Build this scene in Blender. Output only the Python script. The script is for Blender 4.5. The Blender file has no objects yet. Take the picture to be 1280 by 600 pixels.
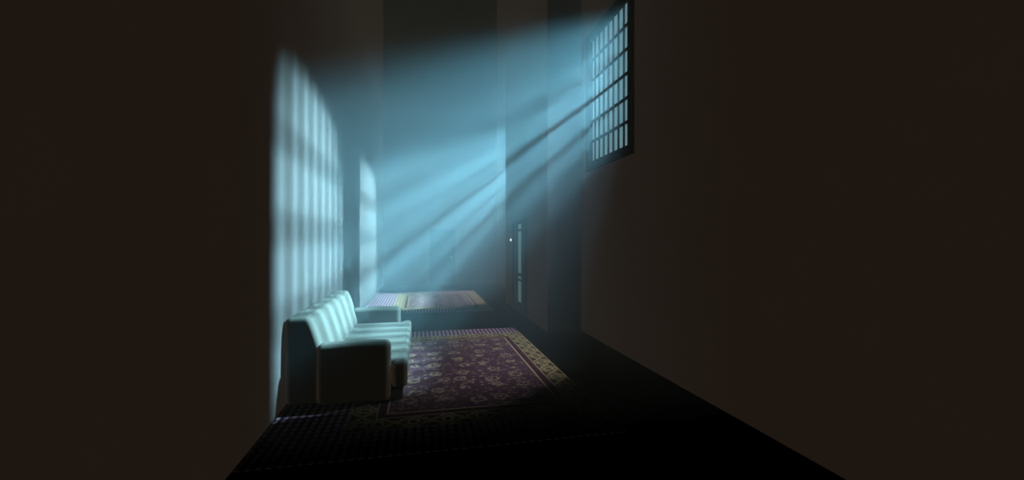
import bpy, bmesh, math
from mathutils import Vector, Matrix

S = bpy.context.scene
COL = S.collection

# ------------------------------------------------------------ camera, world, light
CAM_H = 1.6
cam_d = bpy.data.cameras.new('camera')
cam_d.sensor_width = 36.0
cam_d.lens = 15.0
cam_d.clip_start = 0.02
cam = bpy.data.objects.new('camera', cam_d)
cam.location = (0, 0, CAM_H)
cam.rotation_euler = (math.radians(90), 0, -math.atan(115 / 533.3))
COL.objects.link(cam)
S.camera = cam

S.view_settings.view_transform = 'Standard'
S.view_settings.look = 'None'
S.view_settings.exposure = 0.0
S.view_settings.gamma = 1.0
S.view_settings.use_curve_mapping = False
S.cycles.diffuse_bounces = 0
S.cycles.volume_bounces = 0
S.cycles.transparent_max_bounces = 12

world = bpy.data.worlds.new('night_sky')
S.world = world
world.use_nodes = True
bg = world.node_tree.nodes['Background']
bg.inputs['Color'].default_value = (0.135, 0.25, 0.29, 1)
bg.inputs['Strength'].default_value = 1.0
world.cycles.sampling_method = 'NONE'

# windows (wall plane x, centre y)
WIN = ((2.78, 6.00), (2.80, 11.75))
GLASS_HALF, GLASS_Z0, GLASS_Z1 = 0.67, 2.89, 4.90

BEAM_COL = (0.38, 0.75, 0.91)
BEAM_W = (35000.0, 33000.0)
POOL_COL = (0.74, 0.82, 1.0)
POOL_W = (4700.0, 7000.0)
BEAM_SRC = ((5.28, 6.05, 5.78), (5.30, 11.92, 5.80))
FILL_COL = (1.0, 0.66, 0.46)
FILL_E = 0.61
HAZE = 0.040


def soften_falloff(d, at):
    """a long-throw lamp: brightness drops with distance, not its square; unchanged at distance «at»"""
    d.use_nodes = True
    t = d.node_tree
    f = t.nodes.new('ShaderNodeLightFalloff')
    f.inputs['Strength'].default_value = 1.0 / at
    t.links.new(f.outputs['Linear'], t.nodes['Emission'].inputs['Strength'])


def spot(name, loc, target, watts, col, angle, blend, radius):
    d = bpy.data.lights.new(name, 'SPOT')
    d.energy = watts
    d.color = col
    d.spot_size = math.radians(angle)
    d.spot_blend = blend
    d.shadow_soft_size = radius
    o = bpy.data.objects.new(name, d)
    o.location = loc
    o.rotation_euler = (Vector(target) - Vector(loc)).to_track_quat('-Z', 'Y').to_euler()
    COL.objects.link(o)
    return o


for (wx, wy), src, bw, pw in zip(WIN, BEAM_SRC, BEAM_W, POOL_W):
    # moonlight slanting through the window onto the left wall
    b = spot('window_beam_light', src, (wx, wy - 0.05, 4.16), bw, BEAM_COL, 36 if wy < 8 else 42, 1.0 if wy < 8 else 0.8, 0.11)
    soften_falloff(b.data, 4.5)
    # added spot, steep through the same window, to brighten the rug
    spot('rug_pool_light', (wx + 1.25, wy - 0.20, 7.1), (wx, wy, 3.7), pw, POOL_COL, 60, 0.6, 0.36)

# added area lights by each window, brightening rug, haze and back wall
for name, loc, aim, watts in (('window_fill_light', (2.86, 6.00, 3.9), (-0.50, 0.40, -0.77), 32.0),
                              ('far_window_fill_light', (2.62, 11.75, 3.6), (-0.62, 0.70, -0.48), 90.0)):
    d = bpy.data.lights.new(name, 'AREA')
    d.shape = 'RECTANGLE'
    d.size, d.size_y = 1.2, 1.8
    d.energy = watts
    d.spread = math.radians(100)
    d.color = (0.50, 0.80, 0.95)
    o = bpy.data.objects.new(name, d)
    o.location = loc
    o.rotation_euler = Vector(aim).to_track_quat('-Z', 'Y').to_euler()
    COL.objects.link(o)

for sx in (-1, 1):   # added shadowless fill, stands in for warm ambient light on the walls
    d = bpy.data.lights.new('warm_fill_light', 'SUN')
    d.energy = FILL_E
    d.color = FILL_COL
    d.use_shadow = False
    d.volume_factor = 0.0
    o = bpy.data.objects.new('warm_fill_light', d)
    o.rotation_euler = Vector((sx * math.cos(0.06), math.sin(0.06), 0)).to_track_quat('-Z', 'Y').to_euler()
    o.location = (0.7 - sx, 1, 6)
    COL.objects.link(o)


# ------------------------------------------------------------ helpers
def put(name, bm, mat, parent=None, smooth=False, bevel=0.0, seg=3):
    me = bpy.data.meshes.new(name)
    bmesh.ops.recalc_face_normals(bm, faces=bm.faces[:])
    bm.to_mesh(me)
    bm.free()
    if mat:
        me.materials.append(mat)
    o = bpy.data.objects.new(name, me)
    COL.objects.link(o)
    if parent:
        o.parent = parent
    if smooth:
        for p in me.polygons:
            p.use_smooth = True
    if bevel:
        m = o.modifiers.new('bevel', 'BEVEL')
        m.width = bevel
        m.segments = seg
        m.limit_method = 'ANGLE'
        m.angle_limit = math.radians(35)
        m.harden_normals = smooth
    return o


def box(bm, x0, x1, y0, y1, z0, z1):
    r = bmesh.ops.create_cube(bm, size=1.0)
    for v in r['verts']:
        v.co = Vector((x0 + (v.co.x + .5) * (x1 - x0), y0 + (v.co.y + .5) * (y1 - y0), z0 + (v.co.z + .5) * (z1 - z0)))
    return r['verts']


def prism_y(bm, prof, y0, y1):
    """profile of (x, z) points extruded along y"""
    a = [bm.verts.new((x, y0, z)) for x, z in prof]
    b = [bm.verts.new((x, y1, z)) for x, z in prof]
    n = len(prof)
    bm.faces.new(a)
    bm.faces.new(b[::-1])
    for i in range(n):
        bm.faces.new((a[i], b[i], b[(i + 1) % n], a[(i + 1) % n]))


def prism_z(bm, prof, z0, z1):
    a = [bm.verts.new((x, y, z0)) for x, y in prof]
    b = [bm.verts.new((x, y, z1)) for x, y in prof]
    n = len(prof)
    bm.faces.new(a[::-1])
    bm.faces.new(b)
    for i in range(n):
        bm.faces.new((a[i], a[(i + 1) % n], b[(i + 1) % n], b[i]))


def lathe(bm, prof, axis_mat, n=20):
    """profile of (r, h) points spun round local z"""
    rings = []
    for r, h in prof:
        rings.append([bm.verts.new(axis_mat @ Vector((r * math.cos(2 * math.pi * k / n), r * math.sin(2 * math.pi * k / n), h))) for k in range(n)])
    for a, b in zip(rings, rings[1:]):
        for k in range(n):
            bm.faces.new((a[k], a[(k + 1) % n], b[(k + 1) % n], b[k]))
    bm.faces.new(rings[0][::-1])
    bm.faces.new(rings[-1])


def empty(name, loc):
    o = bpy.data.objects.new(name, None)
    o.empty_display_size = 0.1
    o.location = loc
    COL.objects.link(o)
    return o


def struct(o, label=None, cat=None):
    o['kind'] = 'structure'
    if label:
        o['label'] = label
    if cat:
        o['category'] = cat
    return o


def tag(o, label, cat, group=None):
    o['label'] = label
    o['category'] = cat
    if group:
        o['group'] = group
    return o


class NT:
    def __init__(self, name):
        self.mat = bpy.data.materials.new(name)
        self.mat.use_nodes = True
        self.t = self.mat.node_tree
        self.n = self.t.nodes
        self.bsdf = self.n['Principled BSDF']
        self.out = self.n['Material Output']

    def link(self, a, b):
        self.t.links.new(a, b)

    def m(self, op, a, b=None, c=None, clamp=False):
        nd = self.n.new('ShaderNodeMath')
        nd.operation = op
        nd.use_clamp = clamp
        for i, v in enumerate((a, b, c)):
            if v is None:
                continue
            if isinstance(v, (int, float)):
                nd.inputs[i].default_value = v
            else:
                self.link(v, nd.inputs[i])
        return nd.outputs[0]

    def mix(self, f, a, b):
        nd = self.n.new('ShaderNodeMix')
        nd.data_type = 'RGBA'
        for s, v in ((nd.inputs[0], f), (nd.inputs[6], a), (nd.inputs[7], b)):
            if isinstance(v, (int, float)):
                s.default_value = v
            elif isinstance(v, tuple):
                s.default_value = (*v, 1)
            else:
                self.link(v, s)
        return nd.outputs[2]

    def coord(self, out='Object'):
        return self.n.new('ShaderNodeTexCoord').outputs[out]

    def noise(self, vec, scale, detail=3.0, rough=0.5):
        nd = self.n.new('ShaderNodeTexNoise')
        nd.inputs['Scale'].default_value = scale
        nd.inputs['Detail'].default_value = detail
        nd.inputs['Roughness'].default_value = rough
        if vec:
            self.link(vec, nd.inputs['Vector'])
        return nd.outputs[0]

    def bump(self, h, strength, dist):
        nd = self.n.new('ShaderNodeBump')
        nd.inputs['Strength'].default_value = strength
        nd.inputs['Distance'].default_value = dist
        self.link(h, nd.inputs['Height'])
        self.link(nd.outputs[0], self.bsdf.inputs['Normal'])

    def set(self, col=None, rough=None, spec=None, metal=None):
        b = self.bsdf.inputs
        if col is not None:
            if isinstance(col, tuple):
                b['Base Color'].default_value = (*col, 1)
            else:
                self.link(col, b['Base Color'])
        if rough is not None:
            b['Roughness'].default_value = rough
        if spec is not None:
            b['Specular IOR Level'].default_value = spec
        if metal is not None:
            b['Metallic'].default_value = metal
        return self.mat


# ------------------------------------------------------------ materials
def mat_plaster():
    t = NT('plaster')
    c = t.coord()
    n = t.noise(c, 1.3, 4)
    t.bump(t.noise(c, 60, 3), 0.08, 0.01)
    return t.set(t.mix(n, (0.060, 0.060, 0.060), (0.068, 0.068, 0.068)), 0.95, 0.0)


def mat_floor():
    t = NT('dark_floor')
    n = t.noise(t.coord(), 5, 4)
    return t.set(t.mix(n, (0.003, 0.003, 0.003), (0.006, 0.005, 0.005)), 0.9, 0.0)


def mat_plain(name, col, rough=0.6, spec=0.2, metal=0.0, var=0.15, scale=20):
    t = NT(name)
    n = t.noise(t.coord(), scale, 3)
    a = tuple(v * (1 - var) for v in col)
    b = tuple(v * (1 + var) for v in col)
    return t.set(t.mix(n, a, b), rough, spec, metal)


def mat_fabric():
    t = NT('pale_upholstery')
    c = t.coord()
    n = t.noise(c, 170, 2, 0.6)
    col = t.mix(t.noise(c, 6, 3), (0.084, 0.091, 0.082), (0.096, 0.104, 0.094))
    sp = t.m('MULTIPLY', t.m('SUBTRACT', n, 0.58, clamp=True), 4.0, clamp=True)
    t.bump(n, 0.25, 0.004)
    return t.set(t.mix(sp, col, (0.060, 0.070, 0.067)), 0.95, 0.05)


def mat_pane():
    t = NT('window_pane_glass')
    tr = t.n.new('ShaderNodeBsdfTransparent')
    tr.inputs[0].default_value = (0.95, 0.97, 0.97, 1)
    gl = t.n.new('ShaderNodeBsdfGlossy')
    gl.inputs['Roughness'].default_value = 0.08
    mx = t.n.new('ShaderNodeMixShader')
    mx.inputs[0].default_value = 0.04
    t.link(tr.outputs[0], mx.inputs[1])
    t.link(gl.outputs[0], mx.inputs[2])
    t.link(mx.outputs[0], t.out.inputs['Surface'])
    return t.mat


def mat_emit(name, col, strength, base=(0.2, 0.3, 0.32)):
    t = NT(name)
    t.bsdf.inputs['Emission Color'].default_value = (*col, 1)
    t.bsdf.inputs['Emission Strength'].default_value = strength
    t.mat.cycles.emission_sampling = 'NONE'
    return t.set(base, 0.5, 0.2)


def mat_rug(name, U, V, seed):
    """U, V = rug size; left/near/far checked bands, gold border, flowered field"""
    t = NT(name)
    m = t.m
    sep = t.n.new('ShaderNodeSeparateXYZ')
    co = t.coord()
    t.link(co, sep.inputs[0])
    u, v = sep.outputs[0], sep.outputs[1]
    dl = m('SUBTRACT', u, 0.63)
    dr = m('SUBTRACT', U, u)
    dn = m('SUBTRACT', v, 0.45)
    df = m('SUBTRACT', V - 0.42, v)
    eu = m('MINIMUM', dl, dr)
    ev = m('MINIMUM', dn, df)
    e = m('MINIMUM', eu, ev)
    side = m('LESS_THAN', eu, ev)                       # 1 on the long sides
    s = m('ADD', m('MULTIPLY', v, side), m('MULTIPLY', u, m('SUBTRACT', 1.0, side)))
    # checked bands: lilac dashes in rows
    cu = m('FRACT', m('DIVIDE', u, 0.068))
    cv = m('FRACT', m('DIVIDE', v, 0.085))
    dash = m('MULTIPLY', m('LESS_THAN', cu, 0.52), m('LESS_THAN', cv, 0.74))
    wear = t.noise(co, 18, 3)
    check = t.mix(m('MULTIPLY', dash, m('ADD', wear, 0.35, clamp=True)), (0.0481, 0.0104, 0.0190), (0.3140, 0.2355, 0.2965))
    # gold border
    c = m('DIVIDE', e, 0.25)
    p = m('ABSOLUTE', m('SUBTRACT', m('FRACT', m('DIVIDE', s, 0.30)), 0.5))
    q = m('ABSOLUTE', m('SUBTRACT', c, 0.5))
    fine = t.noise(co, 46, 3, 0.65)
    xx = m('LESS_THAN', m('ABSOLUTE', m('SUBTRACT', m('ADD', p, m('MULTIPLY', m('SUBTRACT', fine, 0.5), 0.75)), q)), 0.09)
    p2 = m('MULTIPLY', m('SUBTRACT', 0.5, p), 1.5)
    rr = m('SQRT', m('ADD', m('MULTIPLY', p2, p2), m('MULTIPLY', q, q)))
    oval = m('LESS_THAN', m('ABSOLUTE', m('SUBTRACT', rr, 0.22)), 0.07)
    spk = m('GREATER_THAN', fine, 0.60)
    motif = m('MAXIMUM', m('MAXIMUM', xx, oval), spk)
    lines = m('GREATER_THAN', q, 0.44)
    gold = t.mix(m('MAXIMUM', motif, lines), (0.034, 0.021, 0.016), (0.24, 0.19, 0.095))
    # field: staggered flower medallions and small scattered sprigs
    vor = t.n.new('ShaderNodeTexVoronoi')
    vor.inputs['Scale'].default_value = 3.3
    vor.inputs['Randomness'].default_value = 0.45
    mp = t.n.new('ShaderNodeMapping')
    mp.inputs['Location'].default_value = (seed * 0.37, seed * 0.21, 0)
    t.link(co, mp.inputs[0])
    wob = t.n.new('ShaderNodeVectorMath')
    wob.operation = 'ADD'
    t.link(mp.outputs[0], wob.inputs[0])
    nz = t.n.new('ShaderNodeTexNoise')
    nz.inputs['Scale'].default_value = 16
    t.link(co, nz.inputs['Vector'])
    sc = t.n.new('ShaderNodeVectorMath')
    sc.operation = 'SCALE'
    sc.inputs['Scale'].default_value = 0.09
    t.link(nz.outputs[1], sc.inputs[0])
    t.link(sc.outputs[0], wob.inputs[1])
    t.link(wob.outputs[0], vor.inputs['Vector'])
    d = vor.outputs['Distance']
    ring = m('MULTIPLY', m('LESS_THAN', m('ABSOLUTE', m('SUBTRACT', d, 0.22)), 0.055), m('GREATER_THAN', t.noise(co, 30, 2), 0.42))
    core = m('LESS_THAN', d, 0.07)
    vor2 = t.n.new('ShaderNodeTexVoronoi')
    vor2.inputs['Scale'].default_value = 13.0
    vor2.inputs['Randomness'].default_value = 0.8
    t.link(wob.outputs[0], vor2.inputs['Vector'])
    d2 = vor2.outputs['Distance']
    sprig = m('MULTIPLY', m('LESS_THAN', m('ABSOLUTE', m('SUBTRACT', d2, 0.24)), 0.12), m('GREATER_THAN', fine, 0.47))
    fl = m('MULTIPLY', m('MAXIMUM', m('MAXIMUM', ring, core), m('MULTIPLY', sprig, 0.85)), m('ADD', wear, 0.2, clamp=True))
    base = t.mix(t.noise(co, 9, 4), (0.050, 0.024, 0.034), (0.078, 0.036, 0.050))
    field = t.mix(fl, base, (0.270, 0.205, 0.135))
    # inner guard stripe
    guard = t.mix(m('LESS_THAN', m('ABSOLUTE', m('SUBTRACT', e, 0.335)), 0.010), (0.0481, 0.0175, 0.0262), (0.2965, 0.2355, 0.1309))
    inner = t.mix(m('GREATER_THAN', e, 0.35), guard, field)
    body = t.mix(m('GREATER_THAN', e, 0.25), gold, inner)
    col = t.mix(m('GREATER_THAN', e, 0.0), check, body)
    t.bump(t.noise(co, 420, 2), 0.3, 0.004)
    return t.set(col, 1.0, 0.0)


def mat_haze():
    t = NT('blue_haze')
    t.n.remove(t.bsdf)
    sc = t.n.new('ShaderNodeVolumeScatter')
    sc.inputs['Color'].default_value = (0.52, 0.85, 0.98, 1)
    sc.inputs['Density'].default_value = HAZE
    sc.inputs['Anisotropy'].default_value = 0.1
    t.link(sc.outputs[0], t.out.inputs['Volume'])
    return t.mat


M_WALL = mat_plaster()
M_FLOOR = mat_floor()
M_FABRIC = mat_fabric()
M_BASE = mat_plain('upholstered_skirt', (0.065, 0.075, 0.072), 0.95, 0.05)
M_FRAME = mat_plain('dark_window_paint', (0.0020, 0.0028, 0.0036), 0.9, 0.0)
M_PANE = mat_pane()
M_DOORF = mat_plain('dark_teal_paint', (0.012, 0.035, 0.045), 0.7, 0.1)
M_DOOR = mat_plain('teal_door_paint', (0.004, 0.022, 0.032), 0.7, 0.1)
M_GLOWPANE = mat_emit('emissive_frosted_glass', (0.16, 0.50, 0.60), 0.16)  # glow put into the glass itself, stands in for light behind it
M_METAL = mat_plain('dull_metal', (0.20, 0.22, 0.24), 0.4, 0.4, 0.8)

# ------------------------------------------------------------ the hall
LX, RX, PX, FX = -1.27, 2.78, 2.16, 2.80
Y0, YP0, YP1, YB = -2.6, 7.10, 10.80, 15.70
H, TH = 11.4, 0.12
FRAME_W = 0.14


def wall_with_hole(bm, x, y0, y1, hole):
    hy0, hy1, hz0, hz1 = hole
    t = 0.045
    box(bm, x, x + t, y0, hy0, 0, H)
    box(bm, x, x + t, hy1, y1, 0, H)
    box(bm, x, x + t, hy0, hy1, 0, hz0)
    box(bm, x, x + t, hy0, hy1, hz1, H)


bm = bmesh.new(); box(bm, LX - TH, FX + TH, Y0 - TH, YB + TH, -0.15, 0.0)
struct(put('floor', bm, M_FLOOR))
bm = bmesh.new(); box(bm, LX - TH, FX + TH, Y0 - TH, YB + TH, H, H + 0.15)
struct(put('ceiling', bm, M_WALL))
bm = bmesh.new(); box(bm, LX - TH, LX, Y0 - TH, YB + TH, 0, H)
struct(put('wall_left', bm, M_WALL))
bm = bmesh.new(); box(bm, LX, FX + TH, YB, YB + TH, 0, H)
struct(put('wall_back', bm, M_WALL))
bm = bmesh.new(); box(bm, LX, FX + TH, Y0 - TH, Y0, 0, H)
struct(put('wall_front', bm, M_WALL))


def hole_of(i):
    return (WIN[i][1] - GLASS_HALF - FRAME_W, WIN[i][1] + GLASS_HALF + FRAME_W, GLASS_Z0 - FRAME_W, GLASS_Z1 + FRAME_W)


bm = bmesh.new(); wall_with_hole(bm, RX, Y0, YP0, hole_of(0))
struct(put('wall_right', bm, M_WALL))
bm = bmesh.new(); box(bm, PX, FX + TH, YP0, YP1, 0, H)
struct(put('wall_right_pier', bm, M_WALL))
bm = bmesh.new(); wall_with_hole(bm, FX, YP1, YB, hole_of(1))
struct(put('wall_right_far', bm, M_WALL))


def window(name, x, yc, label):
    """grid of eight by six panes in a broad dark frame; local origin at sill centre"""
    r = empty(name, (x, yc, GLASS_Z0 - FRAME_W))
    struct(r, label, 'window')
    g, f = GLASS_HALF, FRAME_W
    gh = GLASS_Z1 - GLASS_Z0
    bm = bmesh.new()
    e = 0.002
    box(bm, -0.03, 0.035, -g - f + e, -g, e, gh + 2 * f - e)
    box(bm, -0.03, 0.035, g, g + f - e, e, gh + 2 * f - e)
    box(bm, -0.03, 0.035, -g, g, e, f)
    box(bm, -0.03, 0.035, -g, g, f + gh, gh + 2 * f - e)
    put('window_frame', bm, M_FRAME, r)
    b = 0.024
    for k in range(1, 8):
        y = -g + 2 * g * k / 8
        bm = bmesh.new(); box(bm, 0.0, 0.011, y - b, y + b, f, f + gh)
        put('vertical_bar', bm, M_FRAME, r)
    for k in range(1, 6):
        z = f + gh * k / 6
        bm = bmesh.new(); box(bm, -0.002, 0.0115, -g, g, z - 0.023, z + 0.023)
        put('horizontal_bar', bm, M_FRAME, r)
    bm = bmesh.new(); box(bm, 0.012, 0.016, -g, g, f, f + gh)
    put('window_glass', bm, M_PANE, r)
    return r


window('window_1', WIN[0][0], WIN[0][1], 'tall dark barred window glowing pale blue high on the near right wall')
window('window_2', WIN[1][0], WIN[1][1], 'barred window beyond the pier sending light across the far end')

# door in the back wall: plain teal leaf in a slim frame
d1 = struct(empty('door_1', (0.80, YB, 0)), 'plain teal door closed in the hazy back wall', 'door')
bm = bmesh.new()
w, hd = 0.455, 1.98
box(bm, -w, -w + 0.07, -0.03, -0.001, 0, hd)
box(bm, w - 0.07, w, -0.03, -0.001, 0, hd)
box(bm, -w + 0.07, w - 0.07, -0.03, -0.001, hd - 0.07, hd)
put('door_frame', bm, M_DOOR, d1)
bm = bmesh.new()
box(bm, -w + 0.07, w - 0.07, -0.018, -0.001, 0.004, hd - 0.07)
lf = put('door_leaf', bm, M_DOOR, d1)
bm = bmesh.new()
lathe(bm, [(0.012, 0), (0.012, 0.03), (0.028, 0.035), (0.032, 0.05), (0.024, 0.066), (0.006, 0.07)],
      Matrix.Translation((0.31, -0.018, 0.98)) @ Matrix.Rotation(math.radians(90), 4, 'X'))
put('door_knob', bm, M_METAL, lf, smooth=True)

# glazed door on the pier
d2 = struct(empty('door_2', (PX, 9.18, 0)), 'narrow dark teal door with glowing glass panes on the right pier', 'door')
hw, hd = 0.65, 2.06
bm = bmesh.new()
box(bm, -0.05, -0.001, -hw, -hw + 0.13, 0, hd)
box(bm, -0.05, -0.001, hw - 0.13, hw, 0, hd)
box(bm, -0.05, -0.001, -hw + 0.13, hw - 0.13, hd - 0.08, hd)
put('door_frame', bm, M_DOORF, d2, bevel=0.006, seg=2)
bm = bmesh.new()
gy0, gy1 = -0.26, 0.09                                  # glazed strip, along y
z1 = hd - 0.08
box(bm, -0.035, -0.001, -hw + 0.13, gy0, 0.004, z1)
box(bm, -0.035, -0.001, gy1, hw - 0.13, 0.004, z1)
for za, zb in ((0.004, 0.24), (0.70, 0.745), (0.81, 0.875), (1.79, 1.84), (1.95, z1)):
    box(bm, -0.035, -0.001, gy0, gy1, za, zb)
lf2 = put('door_leaf', bm, M_DOORF, d2)
for za, zb in ((0.24, 0.70), (0.745, 0.81), (0.875, 1.79), (1.84, 1.95)):
    bm = bmesh.new(); box(bm, -0.022, -0.004, gy0 + 0.001, gy1 - 0.001, za + 0.001, zb - 0.001)
    put('glass_pane', bm, M_GLOWPANE, lf2)

# ------------------------------------------------------------ haze filling the hall
bm = bmesh.new()
g = 0.003
prism_z(bm, [(LX + g, 3.3), (RX - g, 3.3), (RX - g, YP0 - g), (PX - g, YP0 - g), (PX - g, YP1 + g), (FX - g, YP1 + g),
             (FX - g, YB - g), (LX + g, YB - g)], 0.009, 6.2)
hz = put('haze', bm, mat_haze())
hz['kind'] = 'stuff'
tag(hz, 'blue haze hanging in the hall and catching the light shafts', 'haze')

# ------------------------------------------------------------ rugs


def rug(x0, x1, y0, y1, seed, label):
    U, V = x1 - x0, y1 - y0
    bm = bmesh.new(); box(bm, 0, U, 0, V, 0, 0.007)
    o = put('patterned_rug', bm, mat_rug('rug_pattern', U, V, seed), bevel=0.003, seg=2)
    o.location = (x0, y0, 0.0005)
    return tag(o, label, 'rug', 'patterned rugs along the hall')


rug(-1.255, 1.68, 3.27, 7.60, 1.0, 'purple flowered rug with gold border lying under the sofa in the foreground')
rug(-1.255, 1.64, 9.55, 13.45, 4.0, 'hazy purple rug lying at the far end of the hall before the back door')

# ------------------------------------------------------------ sofa
SY0, SY1 = 4.36, 6.76
sofa = tag(empty('sofa', (-0.70, (SY0 + SY1) / 2, 0.0076)),
           'long pale grey green upholstered sofa standing against the left wall', 'sofa')
ox, oy = sofa.location.x, sofa.location.y
L = (SY1 - SY0) / 2


def X(x):
    return x - ox


# back: slanted front, rounded top
bm = bmesh.new()
prism_y(bm, [(X(-1.262), 0.0), (X(-1.262), 0.845), (X(-1.035), 0.850), (X(-0.985), 0.72), (X(-0.90), 0.42), (X(-0.90), 0.0)], -L + 0.05, L - 0.05)
put('backrest', bm, M_FABRIC, sofa, smooth=True, bevel=0.055, seg=6)
# skirt below the seat
bm = bmesh.new(); box(bm, X(-0.94), X(-0.165), -L + 0.05, L - 0.05, 0.0, 0.105)
put('skirt', bm, M_BASE, sofa, smooth=True, bevel=0.012)
# bench seat: runs between the arms and wraps in front of them
bm = bmesh.new()
a = 0.175
prism_z(bm, [(X(-0.94), -L + a), (X(-0.275), -L + a), (X(-0.275), -L + 0.035), (X(-0.125), -L + 0.035),
             (X(-0.125), L - 0.035), (X(-0.275), L - 0.035), (X(-0.275), L - a), (X(-0.94), L - a)], 0.108, 0.375)
put('seat', bm, M_FABRIC, sofa, smooth=True, bevel=0.05, seg=6)
# arms
for s in (-1, 1):
    y0, y1 = sorted((s * L, s * (L - 0.18)))
    bm = bmesh.new()
    prism_y(bm, [(X(-0.975), 0.0), (X(-0.975), 0.585), (X(-0.62), 0.598), (X(-0.285), 0.590), (X(-0.285), 0.0)], y0, y1)
    put('armrest', bm, M_FABRIC, sofa, smooth=True, bevel=0.06, seg=6)

# ------------------------------------------------------------ small light on the pier
wl = tag(empty('wall_light', (PX, 10.02, 1.60)), 'tiny round glowing wall light beside the glazed door', 'light')
rot = Matrix.Rotation(math.radians(-90), 4, 'Y')
bm = bmesh.new(); lathe(bm, [(0.034, 0.0005), (0.034, 0.010), (0.028, 0.014)], rot)
put('mount', bm, M_METAL, wl, smooth=True)
bm = bmesh.new(); lathe(bm, [(0.026, 0.014), (0.030, 0.022), (0.029, 0.036), (0.020, 0.048), (0.008, 0.054)], rot)
put('lens', bm, mat_emit('lit_lens', (0.95, 0.93, 1.0), 0.9, (0.6, 0.6, 0.6)), wl, smooth=True)
